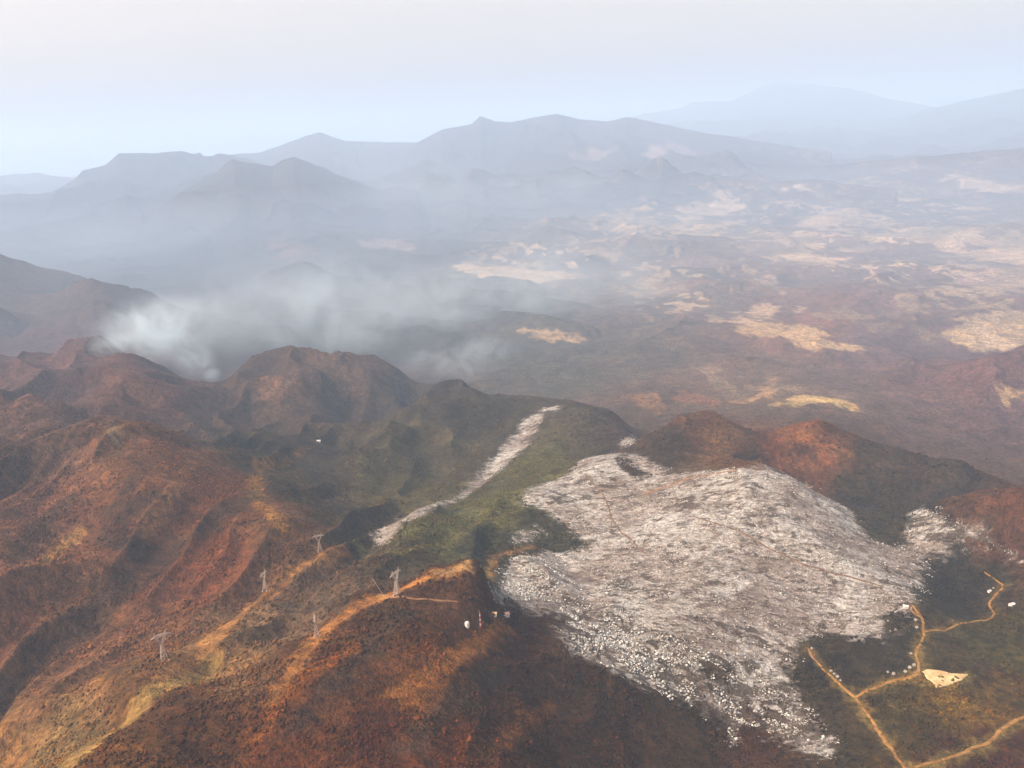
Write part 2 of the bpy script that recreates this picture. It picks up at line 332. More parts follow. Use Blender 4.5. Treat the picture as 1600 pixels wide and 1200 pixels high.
# gullies thick with darker woody scrub
GULLY = [([(15,1095),(80,1020),(150,955),(200,905),(250,870),(330,812),(400,775),(470,760)], 22), ([(20,870),(70,810),(110,780)], 16), ([(190,850),(200,810),(240,770)], 14), ([(150,850),(180,790),(215,740)], 10), ([(490,790),(440,760),(400,740)], 14),
         ([(300,640),(350,680),(420,700),(520,700),(580,690)], 30), ([(560,820),(520,790),(500,760)], 18), ([(780,1060),(700,1110),(640,1170)], 12), ([(640,960),(560,1030),(500,1090),(440,1150)], 12), ([(1330,770),(1400,800),(1500,790)], 20)]
for p, wd in GULLY:
    q = poly_xy(p); d = line_sdf(q, [wd]*len(q)); m = sst(-22, 14, d+12*vnoise(GX/30, GY/30, 310)+6*vnoise(GX/11, GY/11, 311))[..., None]*.62
    cov = cov*(1-m)+lin((46,38,34))*ALB*m
# dry fields of the plain
FIELDS = [
 ([(1150,512),(1170,502),(1215,505),(1240,512),(1262,505),(1255,500),(1275,512),(1290,528),(1342,543),(1330,550),(1290,545),(1262,552),(1250,545),(1225,528),(1180,525),(1160,522)], (196,166,118)),
 ([(1455,520),(1480,512),(1520,505),(1560,488),(1610,484),(1700,480),(1700,545),(1610,537),(1540,545),(1490,535)], (198,172,128)),
 ([(1205,633),(1250,620),(1300,622),(1335,632),(1330,638),(1280,632),(1230,636)], (190,160,110)),
 ([(1130,625),(1180,620),(1200,600),(1212,590),(1215,600),(1200,622),(1160,630)], (160,124,90)),
 ([(980,622),(1000,613),(1025,618),(1048,632),(1030,645),(1000,640)], (136,100,70)),
 ([(1048,622),(1075,610),(1110,622),(1115,634),(1080,632)], (146,98,72)),
 ([(800,516),(850,512),(890,522),(912,530),(870,532),(830,526)], (176,150,112)),
 ([(695,418),(730,408),(770,418),(840,420),(890,425),(900,435),(850,440),(790,436),(740,432)], (205,180,145)),
 ([(1105,498),(1150,500),(1170,490),(1190,470),(1215,478),(1222,485),(1200,498),(1150,506),(1115,504)], (200,170,135)),
 ([(1065,325),(1100,318),(1130,300),(1148,296),(1145,312),(1165,322),(1150,333),(1100,336),(1070,335)], (220,200,172)),
 ([(1222,294),(1245,291),(1272,294),(1270,298),(1230,298)], (238,220,192)),
 ([(1460,285),(1490,268),(1520,275),(1560,290),(1610,292),(1600,300),(1530,296)], (196,178,156)),
 ([(1240,352),(1290,328),(1350,328),(1345,345),(1290,356),(1250,358)], (202,180,150)),
 ([(1400,368),(1440,356),(1500,352),(1525,358),(1500,370),(1430,376)], (202,180,150)),
 ([(1517,395),(1560,390),(1610,398),(1600,412),(1540,405)], (215,185,150)),
 ([(1495,445),(1500,430),(1550,420),(1605,415),(1620,440),(1560,455)], (165,140,125)),
 ([(1010,235),(1040,222),(1090,232),(1080,240),(1020,243)], (190,160,160)),
 ([(900,245),(920,235),(950,240),(930,248)], (190,165,160)),
 ([(550,378),(600,372),(640,378),(640,388),(580,388)], (170,150,140)),
 ([(410,385),(435,372),(460,385),(500,400),(440,402)], (140,110,100)),
 ([(1255,405),(1290,400),(1325,403),(1310,412),(1265,412)], (215,185,150)),
 ([(1572,625),(1585,610),(1600,612),(1600,622)], (180,150,110)),
 ([(1180,440),(1200,433),(1215,438),(1200,447)], (200,170,140)),
 ([(1020,448),(1060,432),(1110,440),(1100,452),(1050,455)], (130,105,90)),
 ([(1060,470),(1100,462),(1120,475),(1090,500),(1060,500)], (118,96,80)),
 ([(1240,500),(1260,485),(1290,490),(1320,505),(1290,515)], (140,92,72)),
 ([(980,430),(1030,440),(1060,455),(1040,460),(1000,450)], (150,125,110)),
]
for p, c in FIELDS:
    q = poly_xy(p); rr = np.hypot(*q.mean(0)); sc = rr/4000
    if rr > 30000: continue
    d = sdf(q, 1.5)+36*sc*vnoise(GX/(60*sc), GY/(110*sc), 320)+34*sc*vnoise(GX/(34*sc), GY/(50*sc), 322)+22*sc*vnoise(GX/(22*sc), GY/(26*sc), 321)
    m = sst(-20*sc, 26*sc, d)[..., None]*.74
    cov = cov*(1-m)+lin(c)*(.56 if rr < 8000 else .40)*m
# patchwork of smaller fields scattered over the plain
def farm(u, v, a, b, k):
    x, y = hit(u, v); t0, l0 = math.atan2(x, y), math.log(math.hypot(x, y)); x2, y2 = hit(u, v-b); dl = abs(math.log(math.hypot(x2, y2))-l0)+.01
    return k*np.exp(-((GT-t0)/(a/F))**2-((GL-l0)/dl)**2)
fm = sum(farm(*q) for q in [(1050,350,160,30,1.0),(1250,370,220,50,1.0),(1500,370,150,40,.9),(900,390,150,25,.7),(1200,490,120,30,.75),(1550,440,90,40,.7),(1100,430,160,30,.5),(1400,250,300,30,.35),(1550,500,120,40,.7),(1150,610,140,30,.35),(820,425,110,16,.7),(1000,345,100,20,.5)])
gr = np.clip(GR, 3000, 20000)
sx, sy = GX/(gr*.016), GY/(gr*.045)
pn = .40*vnoise(GX/130+.5*vnoise(GX/70, GY/90, 330), GY/210, 331)+.42*vnoise(GX/62, GY/105, 332)+.22*vnoise(GX/30, GY/50, 334)+.3*vnoise(GX/420, GY/800, 333)
m = sst(.37, .47, pn+.30*np.clip(fm, 0, 1.1))*np.clip(fm*1.6, 0, 1)*sst(2600, 3300, GR)
fc = lin((190,168,138))*(.8+.35*vnoise(GX/300, GY/300, 340))[..., None]
cov = cov*(1-m[..., None]*.85)+fc*.52*m[..., None]*.85
# burnt orange hill tops and rocky outcrops
for (u, v, a, b, c, k) in [(1250,685,50,22,(140,86,54),.7),(1215,705,20,14,(120,66,44),.5),(1290,715,20,25,(104,56,42),.4),(1120,680,22,18,(130,92,62),.5),(540,575,60,18,(110,82,68),.45),(430,610,40,18,(120,84,70),.6),(620,590,40,14,(104,80,66),.5),(700,690,60,30,(84,72,52),.5),(560,660,50,12,(90,76,60),.4),(200,600,40,20,(104,66,56),.4),(265,640,30,12,(110,70,58),.3),(175,668,12,12,(130,108,80),.6),(1175,750,25,20,(128,92,70),.3),(1530,790,60,14,(106,66,48),.4),(1195,745,8,16,(110,64,40),.4),(1500,1100,60,14,(124,88,34),.5),(1545,1120,40,12,(110,76,32),.5)]:
    m = (farm(u, v, a, b, 1)*sst(-.5, .5, vnoise(GX/25, GY/25, 350)+.8*vnoise(GX/9, GY/9, 351)+.3))[..., None]*k
    cov = cov*(1-m)+lin(c)*ALB*m
sat = (1.02 - .0*sst(1800, 3200, GR))[..., None]
lum = (cov*np.array([.3, .55, .15])).sum(-1, keepdims=True); cov = lum + (cov-lum)*sat
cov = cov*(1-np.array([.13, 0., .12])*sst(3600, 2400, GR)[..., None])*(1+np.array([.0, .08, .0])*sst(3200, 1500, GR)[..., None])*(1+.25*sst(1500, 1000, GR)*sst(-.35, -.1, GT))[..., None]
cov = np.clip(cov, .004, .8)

# ------------------------------------------------------------------ materials
class N:
    def __init__(s, name):
        s.m = bpy.data.materials.new(name); s.m.use_nodes = True; s.t = s.m.node_tree; s.t.nodes.clear()
        s.out = s.t.nodes.new('ShaderNodeOutputMaterial')
    def n(s, t, **k):
        o = s.t.nodes.new(t)
        for a, b in k.items(): setattr(o, a, b)
        return o
    def l(s, a, b): s.t.links.new(a, b)
    def math(s, op, a, b=None, c=None, clamp=False):
        o = s.n('ShaderNodeMath', operation=op, use_clamp=clamp)
        for i, q in enumerate((a, b, c)):
            if q is None: continue
            if isinstance(q, (int, float)): o.inputs[i].default_value = q
            else: s.l(q, o.inputs[i])
        return o.outputs[0]
    def noise(s, vec, scale, detail=3, rough=.55, dist=0):
        o = s.n('ShaderNodeTexNoise'); o.inputs['Scale'].default_value = scale; o.inputs['Detail'].default_value = detail
        o.inputs['Roughness'].default_value = rough; o.inputs['Distortion'].default_value = dist; s.l(vec, o.inputs['Vector']); return o.outputs['Fac']
    def mr(s, x, a, b, c=0., d=1., smooth=True):
        o = s.n('ShaderNodeMapRange'); o.interpolation_type = 'SMOOTHSTEP' if smooth else 'LINEAR'
        s.l(x, o.inputs['Value'])
        for k, q in (('From Min', a), ('From Max', b), ('To Min', c), ('To Max', d)): o.inputs[k].default_value = q
        return o.outputs[0]
    def mix(s, f, a, b, bt='MIX'):
        o = s.n('ShaderNodeMix', data_type='RGBA', blend_type=bt)
        for i, q in ((0, f), (6, a), (7, b)):
            if isinstance(q, (int, float)): o.inputs[i].default_value = q
            elif isinstance(q, (tuple, list, np.ndarray)): o.inputs[i].default_value = (*[float(z) for z in q[:3]], 1)
            else: s.l(q, o.inputs[i])
        return o.outputs[2]
    def bsdf(s, col, rough=.95, normal=None):
        b = s.n('ShaderNodeBsdfPrincipled'); b.inputs['Roughness'].default_value = rough
        b.inputs['Specular IOR Level'].default_value = .1
        if isinstance(col, (tuple, list, np.ndarray)): b.inputs['Base Color'].default_value = (*[float(z) for z in col[:3]], 1)
        else: s.l(col, b.inputs['Base Color'])
        if normal is not None: s.l(normal, b.inputs['Normal'])
        s.l(b.outputs[0], s.out.inputs[0]); return b

def terrain_material():
    s = N('hillside')
    tc = s.n('ShaderNodeTexCoord').outputs['Object']
    ca = s.n('ShaderNodeAttribute', attribute_name='cover').outputs['Color']
    wa = s.n('ShaderNodeAttribute', attribute_name='white').outputs['Fac']
    flat = s.n('ShaderNodeVectorMath', operation='MULTIPLY'); s.l(tc, flat.inputs[0]); flat.inputs[1].default_value = (1, 1, .5); P_ = flat.outputs[0]
    # brightness mottling at several sizes
    n1 = s.noise(P_, 1/260, 4, .6); n2 = s.noise(P_, 1/48, 5, .65, .5); n3 = s.noise(P_, 1/11, 4, .7); n4 = s.noise(P_, 1/3.5, 2, .7)
    a = s.mr(n1, .3, .7, .80, 1.2, False); b = s.mr(n2, .3, .7, .52, 1.5, False); c = s.mr(n3, .32, .68, .36, 1.66, False); d = s.mr(n4, .3, .7, .72, 1.32, False)
    e = s.mr(s.noise(P_, 1/900, 5, .75, .6), .35, .65, .72, 1.3, False)
    v = s.math('MULTIPLY', s.math('MULTIPLY', s.math('MULTIPLY', a, e), b), s.math('MULTIPLY', c, d))
    vv = s.n('ShaderNodeCombineXYZ')
    for i in range(3): s.l(v, vv.inputs[i])
    col = s.mix(1.0, ca, vv.outputs[0], 'MULTIPLY')
    # hue drift: ochre grass, olive leaves, grey-mauve bare twigs
    h1 = s.mr(s.noise(P_, 1/31, 4, .7, .4), .54, .68); h2 = s.mr(s.noise(P_, 1/19, 4, .7), .50, .66); h3 = s.mr(s.noise(P_, 1/70, 4, .7, 1.), .52, .68)
    col = s.mix(s.math('MULTIPLY', h1, .65), col, s.mix(1.0, col, (1.5, 1.3, .85), 'MULTIPLY'))
    col = s.mix(s.math('MULTIPLY', h2, .62), col, s.mix(1.0, col, (.70, .88, .72), 'MULTIPLY'))
    col = s.mix(s.math('MULTIPLY', h3, .45), col, s.mix(1.0, col, (.78, .82, 1.02), 'MULTIPLY'))
    # bare soil and dry grass showing between the scrub
    g1 = s.mr(s.noise(P_, 1/36, 6, .8, .9), .55, .66); g2 = s.mr(s.noise(P_, 1/130, 3, .6, .5), .42, .62)
    col = s.mix(s.math('MULTIPLY', s.math('MULTIPLY', g1, g2), .7), col, s.mix(1.0, ca, (2.1, 1.95, 1.7), 'MULTIPLY'))
    # single dark bushes
    vo = s.n('ShaderNodeTexVoronoi', feature='F1'); vo.inputs['Scale'].default_value = 1/9.; s.l(P_, vo.inputs['Vector'])
    bush = s.math('MULTIPLY', s.mr(vo.outputs['Distance'], .20, .42, 1, 0), s.mr(s.noise(P_, 1/60, 3, .6), .42, .6))
    col = s.mix(s.math('MULTIPLY', bush, .6), col, s.mix(1.0, col, (.45, .55, .5), 'MULTIPLY'))
    # ---- pale area
    mp = s.n('ShaderNodeMapping'); mp.inputs['Rotation'].default_value = (0, 0, RAD(38)); mp.inputs['Scale'].default_value = (.55, 1.15, .8); s.l(tc, mp.inputs['Vector'])
    W = mp.outputs[0]
    w1 = s.noise(W, 1/55, 4, .65, .6); w2 = s.noise(W, 1/12, 4, .7, .5); w3 = s.noise(W, 1/4.2, 3, .7, .3); w4 = s.noise(P_, 1/120, 3, .6)
    dens = s.math('ADD', s.math('MULTIPLY', s.math('SUBTRACT', w1, .5), 60.), s.math('MULTIPLY', s.math('SUBTRACT', w2, .5), 60.))
    wm = s.mr(s.math('ADD', wa, dens), -10, 14)
    # within it: grey ash ground, bright crowns, dark gaps
    w5 = s.mr(s.noise(W, 1/24, 5, .75, 1.2), .50, .64)
    bright = s.math('ADD', s.math('MULTIPLY', w3, 1.1), s.math('MULTIPLY', w2, .75))
    br = s.mr(s.math('ADD', bright, s.math('MULTIPLY', s.math('SUBTRACT', w4, .5), .5)), .90, 1.12)
    ash = s.mix(s.mr(w1, .35, .65), (.145, .128, .108), (.25, .235, .205))
    ash = s.mix(s.mr(w4, .45, .6), ash, (.25, .26, .235))
    ash = s.mix(s.math('MULTIPLY', s.mr(w2, .38, .48, 1, 0), .75), ash, (.07, .055, .045))
    pale = s.mix(s.math('MULTIPLY', br, .8), ash, (.445, .46, .42))
    pale = s.mix(s.math('MULTIPLY', w5, .55), pale, (.115, .095, .07))
    ga = s.n('ShaderNodeAttribute', attribute_name='gap').outputs['Fac']
    w6 = s.math('ADD', s.math('MULTIPLY', s.noise(W, 1/34, 5, .72, 1.4), .6), s.math('MULTIPLY', s.noise(W, 1/13, 4, .7, .8), .4))
    th_ = s.math('ADD', w6, s.math('MULTIPLY', ga, .10))
    pale = s.mix(s.math('MULTIPLY', s.mr(th_, .545, .60), .9), pale, (.052, .042, .028))
    w7 = s.mr(s.noise(P_, 1/95, 4, .7, 1.0), .47, .60); pale = s.mix(s.math('MULTIPLY', w7, .5), pale, s.mix(1.0, pale, (.62, .54, .47), 'MULTIPLY'))
    deep = s.math('MULTIPLY', wm, s.mr(wa, -20, 6, .55, 1.))
    col = s.mix(deep, col, pale)
    bn = s.n('ShaderNodeBump'); bn.inputs['Strength'].default_value = .85; bn.inputs['Distance'].default_value = 5.0
    hh = s.math('ADD', s.math('ADD', s.math('MULTIPLY', n3, 1.3), n4), s.math('MULTIPLY', n2, 2.2))
    s.l(hh, bn.inputs['Height'])
    s.bsdf(col, .95, bn.outputs[0]); return s.m

def simple(name, c1, c2, scale=.3, rough=.9, bump=0):
    s = N(name); tc = s.n('ShaderNodeTexCoord').outputs['Object']
    n = s.noise(tc, scale, 4, .65); col = s.mix(s.mr(n, .35, .65), c1, c2)
    nm = None
    if bump:
        bn = s.n('ShaderNodeBump'); bn.inputs['Strength'].default_value = .6; bn.inputs['Distance'].default_value = bump; s.l(n, bn.inputs['Height']); nm = bn.outputs[0]
    s.bsdf(col, rough, nm); return s.m

def mesh_obj(name, V, Fc, mat, parent=None, loc=None, smooth=False):
    me = bpy.data.meshes.new(name); V = np.asarray(V, dtype=np.float32).reshape(-1, 3)
    Fc = [tuple(f_) for f_ in Fc] if not isinstance(Fc, np.ndarray) else Fc
    if isinstance(Fc, np.ndarray):
        k = Fc.shape[1]; me.vertices.add(len(V)); me.vertices.foreach_set('co', V.ravel())
        me.loops.add(Fc.size); me.loops.foreach_set('vertex_index', Fc.ravel().astype(np.int32))
        me.polygons.add(len(Fc)); me.polygons.foreach_set('loop_start', np.arange(0, Fc.size, k, dtype=np.int32))
        me.update(calc_edges=True)
    else: me.from_pydata(V.tolist(), [], Fc); me.update()
    if smooth: me.polygons.foreach_set('use_smooth', np.ones(len(me.polygons), bool))
    for m_ in (mat if isinstance(mat, list) else [mat]): me.materials.append(m_)
    o = bpy.data.objects.new(name, me); SC.collection.objects.link(o)
    if parent: o.parent = parent
    if loc is not None: o.location = loc
    return o

idx = np.arange(NT*NR).reshape(NT, NR)
quads = np.stack([idx[:-1, :-1], idx[1:, :-1], idx[1:, 1:], idx[:-1, 1:]], -1).reshape(-1, 4)[:, ::-1]
quads = np.ascontiguousarray(quads)
ter = mesh_obj('terrain', np.stack([GX, GY, ZZ], -1), quads, terrain_material(), smooth=True)
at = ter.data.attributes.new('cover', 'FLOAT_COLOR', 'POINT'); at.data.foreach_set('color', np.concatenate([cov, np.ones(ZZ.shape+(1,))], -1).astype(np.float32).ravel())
at = ter.data.attributes.new('gap', 'FLOAT', 'POINT'); at.data.foreach_set('value', GAP.astype(np.float32).ravel())
at = ter.data.attributes.new('white', 'FLOAT', 'POINT'); at.data.foreach_set('value', white.astype(np.float32).ravel())
tag(ter, 'hilly dry scrubland with a pale ash-white slope and a hazy plain', None, kind='structure')

# ------------------------------------------------------------------ haze
zlo = float(ZZ.min())-1; zhi = max(float(ZZ.max()), HC)+60
def haze_box():
    b = 90000.
    V = [(-b,-b,zlo),(b,-b,zlo),(b,b,zlo),(-b,b,zlo),(-b,-b,zhi),(b,-b,zhi),(b,b,zhi),(-b,b,zhi)]
    Fc = [(0,3,2,1),(4,5,6,7),(0,1,5,4),(1,2,6,5),(2,3,7,6),(3,0,4,7)]
    m = bpy.data.materials.new('haze_air'); m.use_nodes = True; t = m.node_tree; t.nodes.clear()
    o = t.nodes.new('ShaderNodeOutputMaterial'); v = t.nodes.new('ShaderNodeVolumePrincipled')
    v.inputs['Color'].default_value = (.525, .75, .985, 1); v.inputs['Density'].default_value = HAZE; v.inputs['Anisotropy'].default_value = .1
    t.links.new(v.outputs[0], o.inputs['Volume'])
    tag(mesh_obj('haze', V, Fc, m), 'pale blue haze filling the air over the hills and the plain', kind='stuff')
haze_box()
print('zrange', zlo, zhi)
#@@REST

# ------------------------------------------------------------------ tracks, clearing
def ribbon(name, pts, label, mat, seed, base=6.0, lift=.9):
    q = []; wd = []
    for p in pts: q.append(hit(p[0], p[1])); wd.append(p[2] if len(p) > 2 else base)
    q = np.array(q); wd = np.array(wd)
    seg = np.r_[0, np.cumsum(np.hypot(*np.diff(q, axis=0).T))]
    n = max(8, int(seg[-1]/2.5)); t = np.linspace(0, seg[-1], n)
    x = np.interp(t, seg, q[:, 0]); y = np.interp(t, seg, q[:, 1])
    k = np.ones(9)/9; pad = lambda a: np.r_[2*a[0]-a[4:0:-1], a, 2*a[-1]-a[-2:-6:-1]]
    for _ in range(2): x = np.convolve(pad(x), k, 'valid'); y = np.convolve(pad(y), k, 'valid')
    x += 1.6*vnoise(t/22, t*0+seed, 400); y += 1.6*vnoise(t/22, t*0+seed+9, 401)
    wv = np.interp(t, seg, wd)*(.52 if name == 'road' else .7)
    tx, ty = np.gradient(x), np.gradient(y); L = np.hypot(tx, ty)+1e-9; nx, ny = -ty/L, tx/L
    C_ = 7; V = np.zeros((n, C_, 3))
    for j in range(C_):
        s = (j/(C_-1)*2-1)
        ws = wv*(1+.35*vnoise(t/7, t*0+seed+(3 if s > 0 else 17), 402)+.2*vnoise(t/3, t*0+seed+(3 if s > 0 else 17), 403))*.5
        V[:, j, 0] = x+nx*ws*s; V[:, j, 1] = y+ny*ws*s
    V[..., 2] = hz(V[..., 0], V[..., 1])+lift; V[:, 0, 2] -= lift+.3; V[:, -1, 2] -= lift+.3
    i = np.arange(n*C_).reshape(n, C_)
    Q = np.ascontiguousarray(np.stack([i[:-1, :-1], i[1:, :-1], i[1:, 1:], i[:-1, 1:]], -1).reshape(-1, 4))
    tag(mesh_obj(name, V, Q, mat, smooth=True), label, kind='structure')
M_dirt = simple('packed_dirt', lin((170,134,74))*ALB*.9, lin((118,86,46))*ALB, .12, bump=.3)
M_or = simple('orange_soil', lin((150,116,80))*ALB, lin((122,92,64))*ALB, .12, bump=.3)
M_faint = simple('dusty_track', lin((120,98,74))*ALB, lin((92,72,54))*ALB, .1, bump=.3)
M_sand = simple('pale_sand', lin((212,196,150))*ALB, lin((182,158,110))*ALB, .06, bump=.4)
ribbon('road', [(1610,1118,9),(1585,1126,10),(1565,1140,11),(1545,1158,10),(1500,1180,9),(1450,1193,8),(1410,1206,8)], 'ochre dirt track leaving the frame at the right', M_dirt, 1)
ribbon('road', [(1420,1204,11),(1400,1185,10),(1382,1152,10),(1355,1115,10),(1338,1092,10),(1318,1074,9),(1298,1055,8),(1285,1042,6)], 'ochre dirt road running up from the bottom edge', M_dirt, 2)
ribbon('path', [(1285,1042,5),(1272,1030,5),(1266,1020,9),(1264,1013,5)], 'orange end of the dirt road', M_or, 12)
ribbon('road', [(1333,1092,10),(1350,1080,11),(1375,1070,11),(1400,1062,11),(1420,1060,14),(1436,1054,18),(1440,1045,9),(1430,1028,9),(1432,1015,9),(1442,1002,9),(1444,985,9),(1442,968,10),(1432,955,9),(1424,945,6)], 'branching dirt road past the pale clearing', M_dirt, 3)
ribbon('road', [(1443,987,7),(1480,985,7),(1515,972,6),(1548,967,8),(1553,962,8),(1547,945,8),(1552,930,9),(1566,920,9),(1570,914,8),(1556,905,5),(1536,893,4)], 'narrow dirt road winding to the right edge', M_dirt, 4)
ribbon('path', [(1442,968,6),(1436,960,6),(1424,957,5),(1421,945,5)], 'loop of orange track', M_or, 14)
ribbon('path', [(1008,772,8),(1030,764,8),(1055,756,7),(1072,748,7),(1090,744,5),(1120,740,5),(1150,735,4)], 'orange track cut into the pale hill', M_or, 5)
ribbon('path', [(915,742,3),(928,758,4),(948,780,4),(954,805,4),(970,832,5),(990,846,5),(1010,866,3)], 'faint brown track on the pale hill', M_faint, 6)
ribbon('path', [(1080,806,3),(1140,825,4),(1200,855,4),(1250,880,5),(1290,893,5),(1340,905,4),(1380,918,3)], 'long faint brown track across the pale hill', M_faint, 7)
ribbon('path', [(588,931,5),(605,935,6),(640,936,4),(680,938,4),(715,940,3)], 'pale track beside the pylon', M_or, 8)
def patch(name, pts, label, mat, lift=1.0):
    q = poly_xy(pts); c = q.mean(0); n = 90; V = []
    per = np.r_[q, q[:1]]; seg = np.r_[0, np.cumsum(np.hypot(*np.diff(per, axis=0).T))]
    t = np.linspace(0, seg[-1], n, endpoint=False); x = np.interp(t, seg, per[:, 0]); y = np.interp(t, seg, per[:, 1])
    x += 1.5*vnoise(t/9, t*0, 410); y += 1.5*vnoise(t/9, t*0+5, 411)
    R_ = 14
    for k in range(R_+1):
        f = k/R_; X = c[0]+(x-c[0])*f; Y = c[1]+(y-c[1])*f
        V.append(np.stack([X, Y, hz(X, Y)+(lift if k < R_ else -.4)], -1))
    V = np.array(V); i = np.arange((R_+1)*n).reshape(R_+1, n); j = np.roll(i, -1, 1)
    Q = np.ascontiguousarray(np.stack([i[:-1], i[1:], j[1:], j[:-1]], -1).reshape(-1, 4))
    tag(mesh_obj(name, V, Q, mat, smooth=True), label, kind='structure')
patch('ground', [(1440,1050),(1450,1046),(1470,1049),(1492,1053),(1514,1054),(1504,1063),(1484,1071),(1462,1075),(1456,1067),(1446,1060)], 'pale sandy clearing beside the road fork', M_sand, 1.6)
patch('ground', [(588,932),(592,928),(600,930),(612,933),(606,936),(594,936)], 'small bright bare patch by the pylon', M_dirt)

# ------------------------------------------------------------------ scrub
def scatter(name, n, size, rmin, rmax, keep, colour, seed, label, hfac=.8):
    g = np.random.default_rng(seed)
    th = g.uniform(-.58, .58, n); r = np.sqrt(g.uniform(rmin**2, rmax**2, n)); x = r*np.sin(th); y = r*np.cos(th)
    i = np.clip(np.searchsorted(TH, th)-1, 0, NT-1); j = np.clip(np.searchsorted(LR, np.log(r))-1, 0, NR-1)
    k = keep(x, y, r, white[i, j], g); x, y, r, i, j = x[k], y[k], r[k], i[k], j[k]; n = len(x)
    z = hz(x, y); s = size*np.exp(g.normal(0, .35, n))*(1+.4*front(x, y) if name == 'pale_scrub' else 1)
    oct_ = np.array([(1,0,0),(0,1,0),(-1,0,0),(0,-1,0),(0,0,1),(0,0,-.6)], float)
    V = oct_[None]*s[:, None, None]*(1+g.uniform(-.45, .45, (n, 6, 1)))
    a = g.uniform(0, 6.28, n); ca, sa = np.cos(a)[:, None], np.sin(a)[:, None]
    X = V[..., 0]*ca-V[..., 1]*sa; Y = V[..., 0]*sa+V[..., 1]*ca
    X += g.normal(0, .12, (n, 6))*s[:, None]; Y += g.normal(0, .12, (n, 6))*s[:, None]
    V = np.stack([X+x[:, None], Y+y[:, None], V[..., 2]*hfac+z[:, None]+s[:, None]*.35], -1)
    f = np.array([(0,1,4),(1,2,4),(2,3,4),(3,0,4),(1,0,5),(2,1,5),(3,2,5),(0,3,5)])
    Fc = (np.arange(n)[:, None, None]*6+f[None]).reshape(-1, 3)
    mt = N(name+'_foliage'); ca_ = mt.n('ShaderNodeAttribute', attribute_name='cover').outputs['Color']
    tc = mt.n('ShaderNodeTexCoord').outputs['Object']
    q = mt.mr(mt.noise(tc, .9, 3, .7), .3, .7, .7, 1.3, False); cc = mt.n('ShaderNodeCombineXYZ')
    for t in range(3): mt.l(q, cc.inputs[t])
    mt.bsdf(mt.mix(1.0, ca_, cc.outputs[0], 'MULTIPLY'))
    o = mesh_obj(name, V, np.ascontiguousarray(Fc), mt.m)
    c = colour(i, j, x, y, n, g); c = np.repeat(np.concatenate([c, np.ones((n, 1))], 1), 6, 0)
    at = o.data.attributes.new('cover', 'FLOAT_COLOR', 'POINT'); at.data.foreach_set('color', c.astype(np.float32).ravel())
    tag(o, label, None, kind='stuff'); print(name, n)
def keep_dark(x, y, r, wv, g):
    d = vnoise(x/55, y/55, 500)+.6*vnoise(x/19, y/19, 501)
    return (wv < 2+6*g.normal(size=len(x))) & (g.uniform(size=len(x)) < np.clip(.5+.85*d, .04, 1)*sst(3000, 1900, r)) & (bare_at(x, y) < 0)
bq = [(np.array([hit(a, b) for a, b, _ in pts]), [p[2] for p in pts]) for pts, c in BARE[:4]]
def bare_at(x, y):
    d = np.full(x.shape, -1e4)
    for q, wd in bq:
        for i in range(len(q)-1):
            ax, ay = q[i]; bx, by = q[i+1]; ex, ey = bx-ax, by-ay; L = ex*ex+ey*ey
            t = np.clip(((x-ax)*ex+(y-ay)*ey)/L, 0, 1); d = np.maximum(d, wd[i]*.8-np.hypot(x-ax-t*ex, y-ay-t*ey))
    return d
TINT = np.array([(.8,.72,.65),(.7,.72,.6),(1.15,.95,.7),(.85,.95,.65),(1.4,1.15,.8),(.7,.7,.75),(1.3,.95,.75),(.58,.56,.54)])*1.08
def col_dark(i, j, x, y, n, g):
    k = g.integers(0, len(TINT), n); return np.clip(cov[i, j]*TINT[k]*g.uniform(.7, 1.3, (n, 1)), .004, .5)
scatter('scrub', 330000, 1.5, 650, 3000, keep_dark, col_dark, 11, 'dense low brown and olive scrub over the near hillsides')
def front(x, y):
    th = np.arctan2(x, y); lr = np.log(np.hypot(x, y)); out = np.zeros(x.shape)
    for (u, v, a, b) in ((1090, 1075, 190, 75), (930, 985, 90, 40), (820, 900, 90, 35)):
        X, Y = hit(u, v); X2, Y2 = hit(u, v-b); t0, l0 = math.atan2(X, Y), math.log(math.hypot(X, Y)); dl = abs(math.log(math.hypot(X2, Y2))-l0)
        out = np.maximum(out, np.exp(-(((th-t0)/(a/F))**2+((lr-l0)/dl)**2)**2))
    return out
def clump(x, y):
    ca, sa = math.cos(RAD(38)), math.sin(RAD(38)); X = x*ca-y*sa; Y = x*sa+y*ca
    return X, Y
def keep_pale(x, y, r, wv, g):
    X, Y = clump(x, y); fr = front(x, y)
    d = vnoise(X/30, Y/12, 510)+.7*vnoise(X/11, Y/5, 511); d2 = vnoise(X/26, Y/11, 513)+.5*vnoise(X/60, Y/40, 514)
    return ~((np.arctan2(x, y) < pol(905, 700)[0]) & (r > 1600)) & (wv+16*d > 3) & (g.uniform(size=len(x)) < np.where(fr > .4, 1.1*(d2 > .0), .12+.45*d))
def col_pale(i, j, x, y, n, g):
    k = g.uniform(size=n)[:, None]; X, Y = clump(x, y); fr = front(x, y)[:, None]
    b = (vnoise(x/40, y/40, 512)*.16+vnoise(X/90, Y/40, 515)*.22)[:, None]+fr*.32
    c = np.where(k+b > .78, np.array([[.45,.47,.43]]), np.where(k+b > .36, np.array([[.25,.245,.21]]), np.array([[.13,.11,.082]])))
    return c*g.uniform(.75, 1.15, (n, 1))
scatter('pale_scrub', 480000, 1.0, 900, 2500, keep_pale, col_pale, 12, 'ash-white leafless scrub covering the pale slope')

